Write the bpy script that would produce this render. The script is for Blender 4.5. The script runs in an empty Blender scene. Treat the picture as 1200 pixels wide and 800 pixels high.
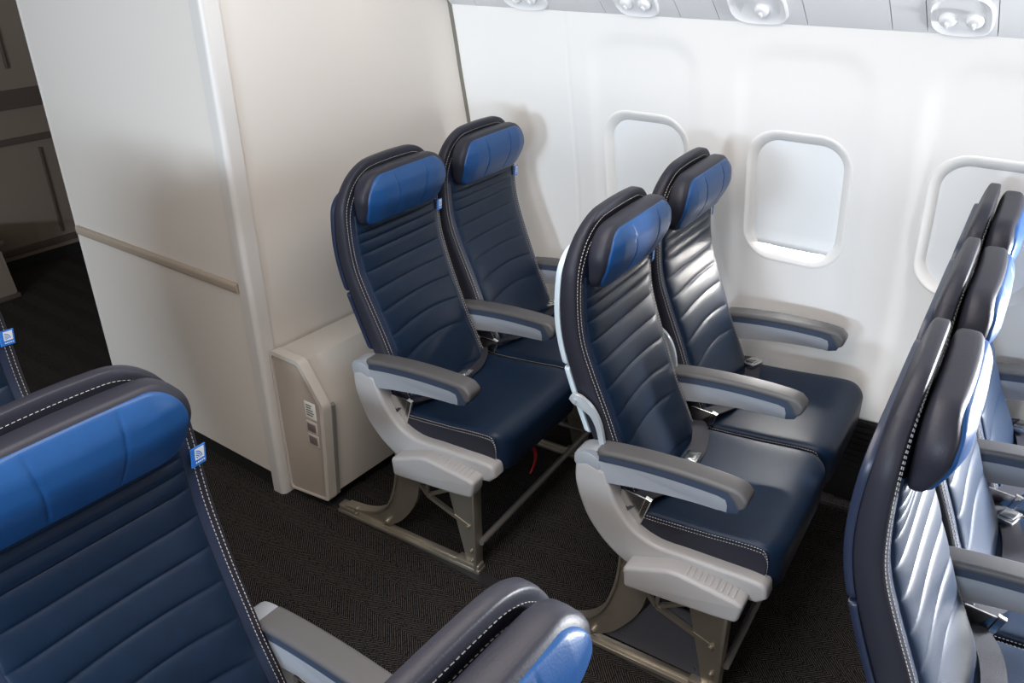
import bpy, bmesh, math
from mathutils import Vector, Matrix

# ------------------------------------------------------------------ camera, world, light, exposure
SC = bpy.context.scene
COL = SC.collection
cam_d = bpy.data.cameras.new('camera')
cam = bpy.data.objects.new('camera', cam_d)
COL.objects.link(cam)
cam_d.sensor_width = 36.0
cam_d.lens = 965.0 / 1200.0 * 36.0
cam_d.clip_start = 0.02
RX = (-0.59614317, -0.37214705, 0.71142104)
RY = (0.80280878, -0.26465007, 0.53428308)
RZ = (-0.01055425, 0.88964426, 0.45653225)
cam.matrix_world = Matrix(((*RX, 0.0), (*RY, 0.0), (*RZ, 1.8), (0, 0, 0, 1)))
SC.camera = cam

w = bpy.data.worlds.new('world')
SC.world = w
w.use_nodes = True
w.node_tree.nodes['Background'].inputs[0].default_value = (1.0, 0.91, 0.83, 1)
w.node_tree.nodes['Background'].inputs[1].default_value = 0.80

SC.view_settings.view_transform = 'Standard'
SC.view_settings.look = 'None'
SC.view_settings.exposure = -0.13
SC.view_settings.gamma = 1.0
SC.view_settings.use_curve_mapping = False


def area(name, loc, target, sx, sy, power, color, spread=180):
    d = bpy.data.lights.new(name, 'AREA')
    d.shape = 'RECTANGLE'
    d.size, d.size_y = sx, sy
    d.energy = power
    d.color = color
    d.spread = math.radians(spread)
    o = bpy.data.objects.new(name, d)
    COL.objects.link(o)
    o.location = loc
    o.rotation_euler = (Vector(target) - Vector(loc)).to_track_quat('-Z', 'Y').to_euler()
    return o


# daylight through the cabin windows on the far side
area('window_daylight', (2.7, 0.55, 1.27), (-2.4, -1.1, 1.12), 0.9, 0.34, 36, (0.70, 0.85, 1.0), 120)
area('window_daylight', (2.7, -1.1, 1.3), (-1.4, -2.7, 1.5), 0.5, 0.3, 48, (0.72, 0.86, 1.0), 120)
# added fill light at ceiling height, unseen, supplies most of the cabin's ambient
area('ceiling_fill', (-0.2, -0.7, 2.14), (-0.35, -0.7, 0), 0.7, 4.4, 70, (1.0, 0.92, 0.86))


# long added fill light under the overhead bins, lifts the shaded side wall
area('side_wall_fill', (-1.90, 0.3, 1.745), (-2.50, 0.3, 0.75), 4.5, 0.05, 3, (1.0, 0.86, 0.73))
# daylight through an open window further forward on this side
area('window_daylight', (-2.56, 0.80, 1.03), (-1.6, -0.35, 0.98), 0.26, 0.36, 120, (0.93, 0.96, 1.0), 150)


# daylight leaking under the foot of one drawn window shade
area('window_daylight', (-2.595, -0.777, 0.845), (-2.50, -0.80, 0.800), 0.26, 0.05, 14, (1.0, 0.98, 0.94), 150)


# ------------------------------------------------------------------ materials
def mat(name, color, rough=0.5, metal=0.0, bump=0.0, bscale=200.0, var=0.0, vscale=8.0, coat=0.0, spec=0.5, bdist=0.002):
    m = bpy.data.materials.new(name)
    m.use_nodes = True
    nt = m.node_tree
    b = nt.nodes['Principled BSDF']
    b.inputs['Base Color'].default_value = (*color, 1)
    b.inputs['Roughness'].default_value = rough
    b.inputs['Metallic'].default_value = metal
    b.inputs['Specular IOR Level'].default_value = spec
    b.inputs['Coat Weight'].default_value = coat
    tc = nt.nodes.new('ShaderNodeTexCoord')
    if bump > 0:
        n = nt.nodes.new('ShaderNodeTexNoise')
        n.inputs['Scale'].default_value = bscale
        n.inputs['Detail'].default_value = 3
        bp = nt.nodes.new('ShaderNodeBump')
        bp.inputs['Strength'].default_value = bump
        bp.inputs['Distance'].default_value = bdist
        nt.links.new(tc.outputs['Object'], n.inputs['Vector'])
        nt.links.new(n.outputs['Fac'], bp.inputs['Height'])
        nt.links.new(bp.outputs['Normal'], b.inputs['Normal'])
    if var > 0:
        n2 = nt.nodes.new('ShaderNodeTexNoise')
        n2.inputs['Scale'].default_value = vscale
        n2.inputs['Detail'].default_value = 4
        r = nt.nodes.new('ShaderNodeMapRange')
        r.inputs['From Min'].default_value = 0.3
        r.inputs['From Max'].default_value = 0.7
        r.inputs['To Min'].default_value = 1 - var
        r.inputs['To Max'].default_value = 1 + var
        mx = nt.nodes.new('ShaderNodeVectorMath')
        mx.operation = 'SCALE'
        mx.inputs[0].default_value = color
        nt.links.new(tc.outputs['Object'], n2.inputs['Vector'])
        nt.links.new(n2.outputs['Fac'], r.inputs['Value'])
        nt.links.new(r.outputs['Result'], mx.inputs['Scale'])
        nt.links.new(mx.outputs['Vector'], b.inputs['Base Color'])
    return m


M = {}
M['quilt'] = mat('navy_leather', (0.005, 0.015, 0.037), 0.42, bump=0.12, bscale=350, var=0.10, vscale=30, spec=0.30)
M['wrap'] = mat('charcoal_leather', (0.020, 0.021, 0.032), 0.45, bump=0.15, bscale=350, spec=0.28)
M['navywrap'] = mat('navy_edge_leather', (0.018, 0.028, 0.06), 0.38, bump=0.12, bscale=350)
M['blue'] = mat('blue_leather', (0.010, 0.062, 0.20), 0.38, bump=0.12, bscale=350, var=0.06, vscale=30, spec=0.36)
M['stitch'] = mat('stitch_thread', (0.50, 0.48, 0.46), 0.85, spec=0.1)
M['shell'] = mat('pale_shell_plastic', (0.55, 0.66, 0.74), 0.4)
M['plastic'] = mat('light_grey_plastic', (0.38, 0.375, 0.38), 0.45, bump=0.05, bscale=600)
M['armside'] = mat('armrest_side_plastic', (0.28, 0.30, 0.335), 0.42, bump=0.05, bscale=600)
M['armpad'] = mat('armrest_top_pad', (0.085, 0.083, 0.086), 0.5, bump=0.1, bscale=500)
M['armband'] = mat('armrest_navy_band', (0.035, 0.05, 0.085), 0.45)
M['alu'] = mat('brushed_aluminium', (0.46, 0.42, 0.35), 0.36, metal=0.8, bump=0.05, bscale=90, var=0.1)
M['steel'] = mat('bright_steel', (0.72, 0.71, 0.68), 0.22, metal=1.0)
M['panelgrey'] = mat('dark_grey_panel', (0.055, 0.058, 0.075), 0.55)
M['belt'] = mat('charcoal_webbing', (0.030, 0.030, 0.040), 0.6, bump=0.5, bscale=900, spec=0.3)
M['red'] = mat('red_strap', (0.45, 0.01, 0.015), 0.6)
M['lever'] = mat('silver_link', (0.50, 0.55, 0.60), 0.3, metal=0.3)
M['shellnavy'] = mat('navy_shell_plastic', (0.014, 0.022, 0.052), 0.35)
M['frame'] = mat('dark_frame_metal', (0.22, 0.21, 0.20), 0.5, metal=0.5)
M['black'] = mat('black_plastic', (0.012, 0.012, 0.014), 0.6)
M['tagblue'] = mat('tag_blue', (0.02, 0.17, 0.62), 0.6)
M['tagwhite'] = mat('tag_white', (0.75, 0.8, 0.85), 0.6)
M['wall'] = mat('cream_laminate', (0.64, 0.60, 0.555), 0.5, bump=0.06, bscale=250)
M['sidewall'] = mat('white_sidewall_plastic', (0.82, 0.805, 0.785), 0.36, bump=0.03, bscale=300, spec=0.4)
M['shade'] = mat('window_shade_plastic', (0.84, 0.86, 0.87), 0.4, spec=0.4)
M['trim'] = mat('pale_trim', (0.56, 0.54, 0.52), 0.4)
M['rail'] = mat('tan_rub_rail', (0.38, 0.32, 0.26), 0.45)
M['base'] = mat('black_kick_base', (0.008, 0.008, 0.009), 0.6)
M['boxp'] = mat('cream_housing', (0.50, 0.465, 0.42), 0.5, bump=0.05, bscale=300)
M['boxside'] = mat('taupe_housing_side', (0.36, 0.31, 0.27), 0.5, bump=0.05, bscale=300)
M['boxedge'] = mat('grey_edge_strip', (0.20, 0.19, 0.18), 0.5)
M['paper'] = mat('paper_label', (0.75, 0.75, 0.72), 0.7)
M['ink'] = mat('ink', (0.04, 0.04, 0.04), 0.7)
M['latch'] = mat('latch_grey', (0.16, 0.13, 0.13), 0.3)
M['galley'] = mat('galley_laminate', (0.22, 0.175, 0.14), 0.5, bump=0.04, bscale=250)
M['galleyband'] = mat('galley_brown_band', (0.09, 0.065, 0.055), 0.5)
M['bin'] = mat('bin_white_plastic', (0.76, 0.76, 0.77), 0.35, spec=0.4)
M['ceil'] = mat('ceiling_panel', (0.42, 0.40, 0.38), 0.6)
M['seam'] = mat('grey_panel_gap', (0.28, 0.28, 0.29), 0.6)
M['gasket'] = mat('olive_gasket', (0.16, 0.15, 0.12), 0.7)
M['cover'] = mat('track_cover_grey', (0.02, 0.02, 0.022), 0.5)
M['grille'] = mat('black_grille', (0.022, 0.020, 0.020), 0.5)


def carpet_material():
    m = bpy.data.materials.new('herringbone_carpet')
    m.use_nodes = True
    nt = m.node_tree
    N, L = nt.nodes, nt.links
    b = N['Principled BSDF']
    b.inputs['Roughness'].default_value = 0.95
    b.inputs['Specular IOR Level'].default_value = 0.1
    tc = N.new('ShaderNodeTexCoord')
    sp = N.new('ShaderNodeSeparateXYZ')
    L.new(tc.outputs['Object'], sp.inputs[0])

    def math_(op, a, bb=None, c=None):
        n = N.new('ShaderNodeMath')
        n.operation = op
        for i, v in enumerate((a, bb, c)):
            if v is None:
                continue
            if isinstance(v, (int, float)):
                n.inputs[i].default_value = v
            else:
                L.new(v, n.inputs[i])
        return n.outputs[0]
    X, Y = sp.outputs[0], sp.outputs[1]
    zig = math_('PINGPONG', X, 0.062)                     # bands run along the aisle
    d = math_('ADD', Y, math_('MULTIPLY', zig, 1.0))
    d2 = math_('SUBTRACT', Y, math_('MULTIPLY', zig, 1.6))
    s = math_('SINE', math_('MULTIPLY', d, 2 * math.pi / 0.0085))
    stripe = math_('GREATER_THAN', s, 0.5)
    # weave threads break the strokes into short ticks
    tick = math_('SINE', math_('MULTIPLY', X, 2 * math.pi / 0.0052))
    tickm = math_('GREATER_THAN', tick, -0.35)
    nz = N.new('ShaderNodeTexNoise')
    nz.inputs['Scale'].default_value = 190
    nz.inputs['Detail'].default_value = 2
    L.new(tc.outputs['Object'], nz.inputs['Vector'])
    nm = math_('GREATER_THAN', nz.outputs['Fac'], 0.42)
    fac = math_('MULTIPLY', stripe, nm)
    cr = N.new('ShaderNodeMix')
    cr.data_type = 'RGBA'
    cr.inputs[6].default_value = (0.0075, 0.0068, 0.0080, 1)
    cr.inputs[7].default_value = (0.085, 0.074, 0.066, 1)
    L.new(fac, cr.inputs[0])
    L.new(cr.outputs[2], b.inputs['Base Color'])
    bp = N.new('ShaderNodeBump')
    bp.inputs['Strength'].default_value = 0.5
    bp.inputs['Distance'].default_value = 0.002
    L.new(math_('ADD', s, nz.outputs['Fac']), bp.inputs['Height'])
    L.new(bp.outputs['Normal'], b.inputs['Normal'])
    return m


M['carpet'] = carpet_material()


# ------------------------------------------------------------------ mesh helpers
def finish(bm, mats, angle=38, smooth=True):
    bmesh.ops.recalc_face_normals(bm, faces=bm.faces)
    me = bpy.data.meshes.new('m')
    bm.to_mesh(me)
    bm.free()
    for m in (mats if isinstance(mats, (list, tuple)) else [mats]):
        me.materials.append(m)
    if smooth:
        me.polygons.foreach_set('use_smooth', [True] * len(me.polygons))
        me.set_sharp_from_angle(angle=math.radians(angle))
    return me


def link(name, me, parent=None, loc=None, bevel=0, seg=2):
    o = bpy.data.objects.new(name, me)
    COL.objects.link(o)
    if parent is not None:
        o.parent = parent
    if loc is not None:
        o.location = loc
    return o


def box(bm, x0, x1, y0, y1, z0, z1, bev=0.0, seg=2, mi=0):
    vs = [bm.verts.new((x, y, z)) for z in (z0, z1) for y in (y0, y1) for x in (x0, x1)]
    fs = [bm.faces.new([vs[i] for i in f]) for f in
          ((0, 2, 3, 1), (4, 5, 7, 6), (0, 1, 5, 4), (2, 6, 7, 3), (0, 4, 6, 2), (1, 3, 7, 5))]
    for f in fs:
        f.material_index = mi
    if bev > 0:
        es = list({e for f in fs for e in f.edges})
        bmesh.ops.bevel(bm, geom=es, offset=bev, segments=seg, profile=0.5, affect='EDGES', clamp_overlap=True)


def prism(bm, poly, x0, x1, bev=0.0, seg=3, mi=0, axis=0):
    """extrude a yz outline along x (axis 0) or an xz outline along y (axis 1)"""
    def P(a, p, q):
        return (a, p, q) if axis == 0 else (p, a, q)
    A = [bm.verts.new(P(x0, p, q)) for p, q in poly]
    B = [bm.verts.new(P(x1, p, q)) for p, q in poly]
    n = len(poly)
    f1 = bm.faces.new(A)
    f2 = bm.faces.new(B[::-1])
    fs = [f1, f2]
    for i in range(n):
        j = (i + 1) % n
        fs.append(bm.faces.new((A[i], B[i], B[j], A[j])))
    for f in fs:
        f.material_index = mi
    if bev > 0:
        es = [e for e in list(f1.edges) + list(f2.edges)]
        bmesh.ops.bevel(bm, geom=es, offset=bev, segments=seg, profile=0.5, affect='EDGES', clamp_overlap=True)


def catmull(pts, n=6, closed=False):
    out = []
    N = len(pts)
    rng = range(N) if closed else range(N - 1)
    for i in rng:
        g = (lambda k: pts[k % N]) if closed else (lambda k: pts[min(max(k, 0), N - 1)])
        p0, p1, p2, p3 = g(i - 1), g(i), g(i + 1), g(i + 2)
        for k in range(n):
            t = k / n
            out.append(tuple(0.5 * (2 * b + (c - a) * t + (2 * a - 5 * b + 4 * c - d) * t * t + (-a + 3 * b - 3 * c + d) * t ** 3)
                             for a, b, c, d in zip(p0, p1, p2, p3)))
    if not closed:
        out.append(tuple(pts[-1]))
    return out


def prism_round(bm, poly, x0, x1, r, n=4, mi=0):
    """extrusion of a yz outline along x whose two rims are rolled over with radius r"""
    N = len(poly)
    P = [Vector(p) for p in poly]
    ar = sum(P[i].x * P[(i + 1) % N].y - P[(i + 1) % N].x * P[i].y for i in range(N))
    sg = 1 if ar > 0 else -1
    nrm = []
    for i in range(N):
        a = (P[i] - P[i - 1]); b = (P[(i + 1) % N] - P[i])
        na = Vector((a.y, -a.x)).normalized() * sg; nb = Vector((b.y, -b.x)).normalized() * sg
        m = (na + nb)
        m = m.normalized() if m.length > 1e-6 else na
        nrm.append(m / max(.75, m.dot(na)))
    slices = []
    xa, xb = min(x0, x1), max(x0, x1)
    for k in range(n + 1):
        t = math.pi / 2 * k / n
        slices.append((xa + r - r * math.cos(math.pi / 2 - t) * 1.0 if False else xa + r * (1 - math.sin(t)), r * (1 - math.cos(t))))
    sl = [(x, i) for x, i in slices[::-1]]                     # from the face (inset r) to full outline
    full = sl + [(xa + xb - x, i) for x, i in sl[::-1]]
    rings = [[bm.verts.new((x, *(P[i] - nrm[i] * ins))) for i in range(N)] for x, ins in full]
    for A, B in zip(rings, rings[1:]):
        for i in range(N):
            j = (i + 1) % N
            f = bm.faces.new((A[i], A[j], B[j], B[i])); f.material_index = mi
    f = bm.faces.new(rings[0]); f.material_index = mi
    f = bm.faces.new(rings[-1][::-1]); f.material_index = mi


def round_poly(pts, rad, n=4):
    """round the corners of a closed 2-D outline; rad may be a list"""
    out = []
    N = len(pts)
    for i in range(N):
        r = rad[i] if isinstance(rad, (list, tuple)) else rad
        p = Vector(pts[i]); a = Vector(pts[i - 1]); c = Vector(pts[(i + 1) % N])
        if r <= 0:
            out.append(tuple(p)); continue
        da, dc = (a - p), (c - p)
        ra = min(r, da.length * .45); rc = min(r, dc.length * .45)
        s = p + da.normalized() * ra; e = p + dc.normalized() * rc
        for k in range(n + 1):
            t = k / n
            out.append(tuple(s * (1 - t) ** 2 + p * 2 * t * (1 - t) + e * t * t))
    return out


def tube(bm, pts, r, n=10, mi=0, flat=1.0):
    pts = [Vector(p) for p in pts]
    rings = []
    for i, p in enumerate(pts):
        t = (pts[min(i + 1, len(pts) - 1)] - pts[max(i - 1, 0)]).normalized()
        up = Vector((0, 0, 1)) if abs(t.z) < .95 else Vector((1, 0, 0))
        a = t.cross(up).normalized(); b = a.cross(t)
        rings.append([bm.verts.new(p + (a * math.cos(k * 2 * math.pi / n) + b * flat * math.sin(k * 2 * math.pi / n)) * r) for k in range(n)])
    for A, B in zip(rings, rings[1:]):
        for k in range(n):
            f = bm.faces.new((A[k], A[(k + 1) % n], B[(k + 1) % n], B[k])); f.material_index = mi
    f = bm.faces.new(rings[0][::-1]); f.material_index = mi
    f = bm.faces.new(rings[-1]); f.material_index = mi


def bar(bm, a, b, wx, t, mi=0):
    """flat bar between two points in a yz plane: wx wide in x, t thick"""
    (xa, ya, za), (xb, yb, zb) = a, b
    d = Vector((0, yb - ya, zb - za)).normalized()
    nrm = Vector((0, -d.z, d.y)) * t / 2
    poly = [(ya + nrm.y, za + nrm.z), (yb + nrm.y, zb + nrm.z), (yb - nrm.y, zb - nrm.z), (ya - nrm.y, za - nrm.z)]
    prism(bm, poly, xa - wx / 2, xa + wx / 2, mi=mi)


def hermite(tab):
    """smooth monotone-ish interpolation through a table of (x, y)"""
    xs = [p[0] for p in tab]; ys = [p[1] for p in tab]
    m = []
    for i in range(len(xs)):
        if i == 0: m.append((ys[1] - ys[0]) / (xs[1] - xs[0]))
        elif i == len(xs) - 1: m.append((ys[-1] - ys[-2]) / (xs[-1] - xs[-2]))
        else: m.append((ys[i + 1] - ys[i - 1]) / (xs[i + 1] - xs[i - 1]))

    def f(x):
        if x <= xs[0]: return ys[0] + m[0] * (x - xs[0])
        if x >= xs[-1]: return ys[-1] + m[-1] * (x - xs[-1])
        i = max(k for k in range(len(xs)) if xs[k] <= x)
        i = min(i, len(xs) - 2)
        h = xs[i + 1] - xs[i]; t = (x - xs[i]) / h
        return ((2 * t ** 3 - 3 * t * t + 1) * ys[i] + (t ** 3 - 2 * t * t + t) * h * m[i]
                + (-2 * t ** 3 + 3 * t * t) * ys[i + 1] + (t ** 3 - t * t) * h * m[i + 1])
    return f


def rrect(a, b, W, H, rt, rb):
    """square coords (a,b) in [-1,1] to a rounded rectangle (rt top corner radius, rb bottom)"""
    s = max(abs(a), abs(b))
    if s < 1e-9: return 0.0, 0.0, 0.0
    x, z = a / s * W, b / s * H
    r = rt if z > 0 else rb
    qx, qz = abs(x) - (W - r), abs(z) - (H - r)
    if qx > 0 and qz > 0:
        l = math.hypot(qx, qz)
        qx, qz = qx / l * r, qz / l * r
        x = math.copysign(W - r + qx, x); z = math.copysign(H - r + qz, z)
    return x * s, z * s, s


def pad(bm, na, nb, outline, front, back, n=6, mi=0, inner=None):
    """closed cushion: outline(a,b)->(u,v,s); front/back(u,v)->point; meets at a rounded rim"""
    def samp(k, N):
        return math.sin(math.pi / 2 * (2 * k / N - 1))
    F, B = {}, {}
    for i in range(na + 1):
        for j in range(nb + 1):
            a, b = samp(i, na), samp(j, nb)
            u, v, s = outline(a, b)
            t = (max(0.0, 1 - s ** n)) ** (1 / n) if s < 1 else 0.0
            pf, pb = Vector(front(u, v)), Vector(back(u, v))
            mid = (pf + pb) / 2
            edge = i in (0, na) or j in (0, nb)
            F[i, j] = bm.verts.new(mid + (pf - mid) * t)
            B[i, j] = F[i, j] if edge else bm.verts.new(mid + (pb - mid) * t)
    for i in range(na):
        for j in range(nb):
            f = bm.faces.new((F[i, j], F[i + 1, j], F[i + 1, j + 1], F[i, j + 1])); f.material_index = mi
            if inner and max(abs(samp(i, na) + samp(i + 1, na)), abs(samp(j, nb) + samp(j + 1, nb))) / 2 < inner: f.material_index = 1
            q = (B[i, j], B[i, j + 1], B[i + 1, j + 1], B[i + 1, j])
            if len(set(q)) == 4:
                f = bm.faces.new(q); f.material_index = mi


def stitches(bm, pts, normal_fn, dash=0.0042, gap=0.0030, wd=0.0012, h=0.0009):
    """row of small thread dashes along a polyline"""
    pts = [Vector(p) for p in pts]
    acc = 0.0
    seglen = [(b - a).length for a, b in zip(pts, pts[1:])]
    total = sum(seglen)
    cum = [0]
    for l in seglen: cum.append(cum[-1] + l)

    def at(s):
        i = 0
        while i < len(seglen) - 1 and cum[i + 1] < s: i += 1
        return pts[i].lerp(pts[i + 1], min(1, max(0, (s - cum[i]) / max(seglen[i], 1e-9))))
    s = 0.0
    while s + dash < total:
        a, b = at(s), at(s + dash)
        nv = Vector(normal_fn((a + b) / 2)).normalized()
        sd = (b - a).normalized().cross(nv).normalized() * wd / 2
        up = nv * h
        lo = nv * -0.0015
        vs = [bm.verts.new(p) for p in (a - sd + lo, a + sd + lo, b + sd + lo, b - sd + lo, a - sd * .6 + up, a + sd * .6 + up, b + sd * .6 + up, b - sd * .6 + up)]
        for f in ((4, 5, 6, 7), (0, 1, 5, 4), (1, 2, 6, 5), (2, 3, 7, 6), (3, 0, 4, 7), (0, 3, 2, 1)):
            bm.faces.new([vs[k] for k in f])
        s += dash + gap


# ------------------------------------------------------------------ the setting
def struct(name, bm, m, parent=None, **kw):
    o = link(name, finish(bm, m, **kw), parent)
    if parent is None:
        o['kind'] = 'structure'
    return o


FWD = 2.6          # forward end of the modelled cabin
bm = bmesh.new(); box(bm, -2.75, 2.6, -5.1, FWD, -0.05, 0.0); struct('floor', bm, M['carpet'], smooth=False)
bm = bmesh.new(); box(bm, -2.3, 2.6, -5.1, FWD, 2.25, 2.3); struct('ceiling', bm, M['ceil'], smooth=False)

# side wall: profile in z, closer windows pressed in as shallow pockets
wall_prof = hermite([(0.30, -2.50), (0.45, -2.525), (0.65, -2.535), (0.9, -2.515), (1.117, -2.477), (1.30, -2.44), (1.40, -2.422), (1.50, -2.402), (1.56, -2.39)])
WIN_Y = [-1.295, -0.777, -0.249, 0.279, 0.807, 1.335]
WIN_Z = 1.012


def rr_sdf(y, z, cy, cz, hy, hz, r):
    qy, qz = abs(y - cy) - hy + r, abs(z - cz) - hz + r
    return math.hypot(max(qy, 0), max(qz, 0)) + min(max(qy, qz), 0) - r


def sstep(a, b, x):
    t = min(1, max(0, (x - a) / (b - a)))
    return t * t * (3 - 2 * t)


JOINTS = [-1.575, -0.535, 0.51, 1.555]
WHY, WHZ, WR = 0.165, 0.218, 0.105      # window opening half sizes


def wall_x(y, z):
    x = wall_prof(z)
    for cy in WIN_Y:
        if abs(y - cy) < 0.30:
            d = rr_sdf(y, z, cy, 0.86, 0.212, 0.63, 0.13)
            x -= 0.006 * (1 - sstep(-0.06, 0.0, d))                 # tall shallow pocket around each window
    for j in JOINTS:
        x -= 0.003 * (1 - sstep(0.0, 0.004, abs(y - j)))
    return x


def lin(a, b, n): return [a + (b - a) * i / n for i in range(n + 1)]


def side_wall():
    bm = bmesh.new()
    ys = lin(-2.055, FWD, 620); zs = lin(0.33, 1.56, 180)
    g = {}
    for i, y in enumerate(ys):
        for j, z in enumerate(zs):
            g[i, j] = (y, z)
    # leave the window openings out of the sheet
    def inside(y, z):
        return any(abs(y - c) < .2 and rr_sdf(y, z, c, WIN_Z, WHY, WHZ, WR) < -0.010 for c in WIN_Y)
    V = {}
    def vert(i, j):
        if (i, j) not in V:
            y, z = g[i, j]
            V[i, j] = bm.verts.new((wall_x(y, z), y, z))
        return V[i, j]
    for i in range(len(ys) - 1):
        for j in range(len(zs) - 1):
            y, z = (ys[i] + ys[i + 1]) / 2, (zs[j] + zs[j + 1]) / 2
            if inside(y, z): continue
            bm.faces.new((vert(i, j), vert(i + 1, j), vert(i + 1, j + 1), vert(i, j + 1)))
    me = bpy.data.meshes.new('m'); bm.to_mesh(me); bm.free()
    me.materials.append(M['sidewall'])
    me.polygons.foreach_set('use_smooth', [True] * len(me.polygons))
    o = link('wall_left', me); o['kind'] = 'structure'
    md = o.modifiers.new('thick', 'SOLIDIFY'); md.thickness = 0.006; md.offset = -1
    return o


side_wall()


def ring(cy, hy, hz, r, n=10):
    pts = []
    for sy, sz, a0 in ((1, 1, 0), (-1, 1, 90), (-1, -1, 180), (1, -1, 270)):
        for k in range(n + 1):
            a = math.radians(a0 + 90 * k / n)
            pts.append((cy + sy * (hy - r) + r * math.cos(a), WIN_Z + sz * (hz - r) + r * math.sin(a)))
    return pts


def window(i, cy):
    bm = bmesh.new()
    # reveal: rolled lip, then a funnel going outwards to the shade
    steps = [(0.0, 0.0, -0.003), (-.001, -.001, .0010), (-.004, -.004, .0020), (-.009, -.009, .0010), (-.018, -.019, -.005),
             (-.025, -.027, -.012), (-.032, -.035, -.020), (-.034, -.038, -.034)]
    rings = []
    for dy, dz, dx in steps:
        R = ring(cy, WHY + dy, WHZ + dz, WR + dy)
        tilt = lambda z: wall_prof(z) - 0.0055
        rings.append([bm.verts.new((tilt(z) + dx, y, z)) for y, z in R])
    for A, B in zip(rings, rings[1:]):
        n = len(A)
        for k in range(n):
            bm.faces.new((A[k], A[(k + 1) % n], B[(k + 1) % n], B[k]))
    o = struct('window_%d' % i, bm, M['sidewall'])
    # the drawn shade, gently bowed, with a lip at its foot
    bm = bmesh.new()
    nx, nz = 12, 20
    foot = .014 if i == 2 else .0
    y0, y1, z0, z1 = cy - .142, cy + .142, WIN_Z - .184 + foot * 1.0 if foot else WIN_Z - .198, WIN_Z + .20
    gg = [[None] * (nz + 1) for _ in range(nx + 1)]
    for a in range(nx + 1):
        for b in range(nz + 1):
            y = y0 + (y1 - y0) * a / nx; z = z0 + (z1 - z0) * b / nz
            x = wall_prof(z) - 0.0055 - 0.024
            if b < 2: x += 0.006 * (2 - b) / 2
            gg[a][b] = bm.verts.new((x, y, z))
    for a in range(nx):
        for b in range(nz):
            bm.faces.new((gg[a][b], gg[a + 1][b], gg[a + 1][b + 1], gg[a][b + 1]))
    if i == 5:
        bm.free(); return                       # this one stands open, outside the frame
    s = struct('window_shade', bm, M['shade'], o)
    md = s.modifiers.new('thick', 'SOLIDIFY'); md.thickness = 0.003
    # small finger ledge near the foot of the shade
    bm = bmesh.new(); xx = wall_prof(z0 + .02) - 0.046
    box(bm, xx - 0.002, xx + 0.006, cy - 0.10, cy + 0.10, z0 + 0.008, z0 + 0.016, 0.003, 2)
    struct('shade_handle', bm, M['shade'], o)


for i, cy in enumerate(WIN_Y):
    window(i + 1, cy)

# black air-return grille below the side wall
bm = bmesh.new()
nv = 26
for k in range(nv):
    za = 0.325 - 0.31 * k / nv
    xa = -2.505 - 0.02 * (k / nv)
    box(bm, xa - 0.012, xa + (0.004 if k % 2 == 0 else -0.004), -2.05, FWD, za - 0.31 / nv, za + 0.0)
box(bm, -2.56, -2.515, -2.05, FWD, 0.0, 0.34)
struct('baseboard_left', bm, M['grille'], smooth=False)

# strip of reading-light panels above the side wall, running up to the bins
UX, UZ = -2.405, 1.530
DX, DZ = math.cos(math.radians(43)), math.sin(math.radians(43))


def strip_pt(t, y, off=0.0):           # t metres up the slope, off = out of the panel into the cabin
    return (UX + DX * t + DZ * off, y, UZ + DZ * t - DX * off)


SEAMS = [-1.93, -1.412, -1.155, -1.033, -0.777, -0.558, -0.474, -0.316, -0.10, 0.12, 0.3, 0.6, 1.1]


def panel_strip():
    bm = bmesh.new()
    edges = [-2.05] + SEAMS + [FWD]
    for a, b in zip(edges, edges[1:]):
        a2, b2 = a + 0.0012, b - 0.0012
        prof = [(0.0, -0.012), (0.0, 0.0), (0.012, 0.006), (0.17, 0.010), (0.20, 0.012), (0.30, 0.012), (0.30, -0.012)]
        A = [bm.verts.new(strip_pt(t, a2, o)) for t, o in prof]
        B = [bm.verts.new(strip_pt(t, b2, o)) for t, o in prof]
        n = len(prof)
        bm.faces.new(A); bm.faces.new(B[::-1])
        for k in range(n):
            bm.faces.new((A[k], B[k], B[(k + 1) % n], A[(k + 1) % n]))
    struct('trim_1', bm, M['bin'], angle=30)
    bm = bmesh.new()
    A = [bm.verts.new(strip_pt(t, y, -0.010)) for t, y in ((0, -2.05), (.3, -2.05), (.3, FWD), (0, FWD))]
    bm.faces.new(A)
    o = struct('trim_2', bm, M['seam'])


panel_strip()
# overhead bin underside and face, mostly above the frame
bm = bmesh.new()
x0, _, z0 = strip_pt(0.30, 0, 0.012)
prism(bm, [(x0 - 0.02, z0), (x0 + 0.22, z0 + 0.05), (x0 + 0.30, z0 + 0.12), (x0 + 0.25, 2.24), (-2.3, 2.24), (-2.42, 1.6)], -2.05, FWD, axis=1)
struct('trim_3', bm, M['bin'], angle=30)


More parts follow.
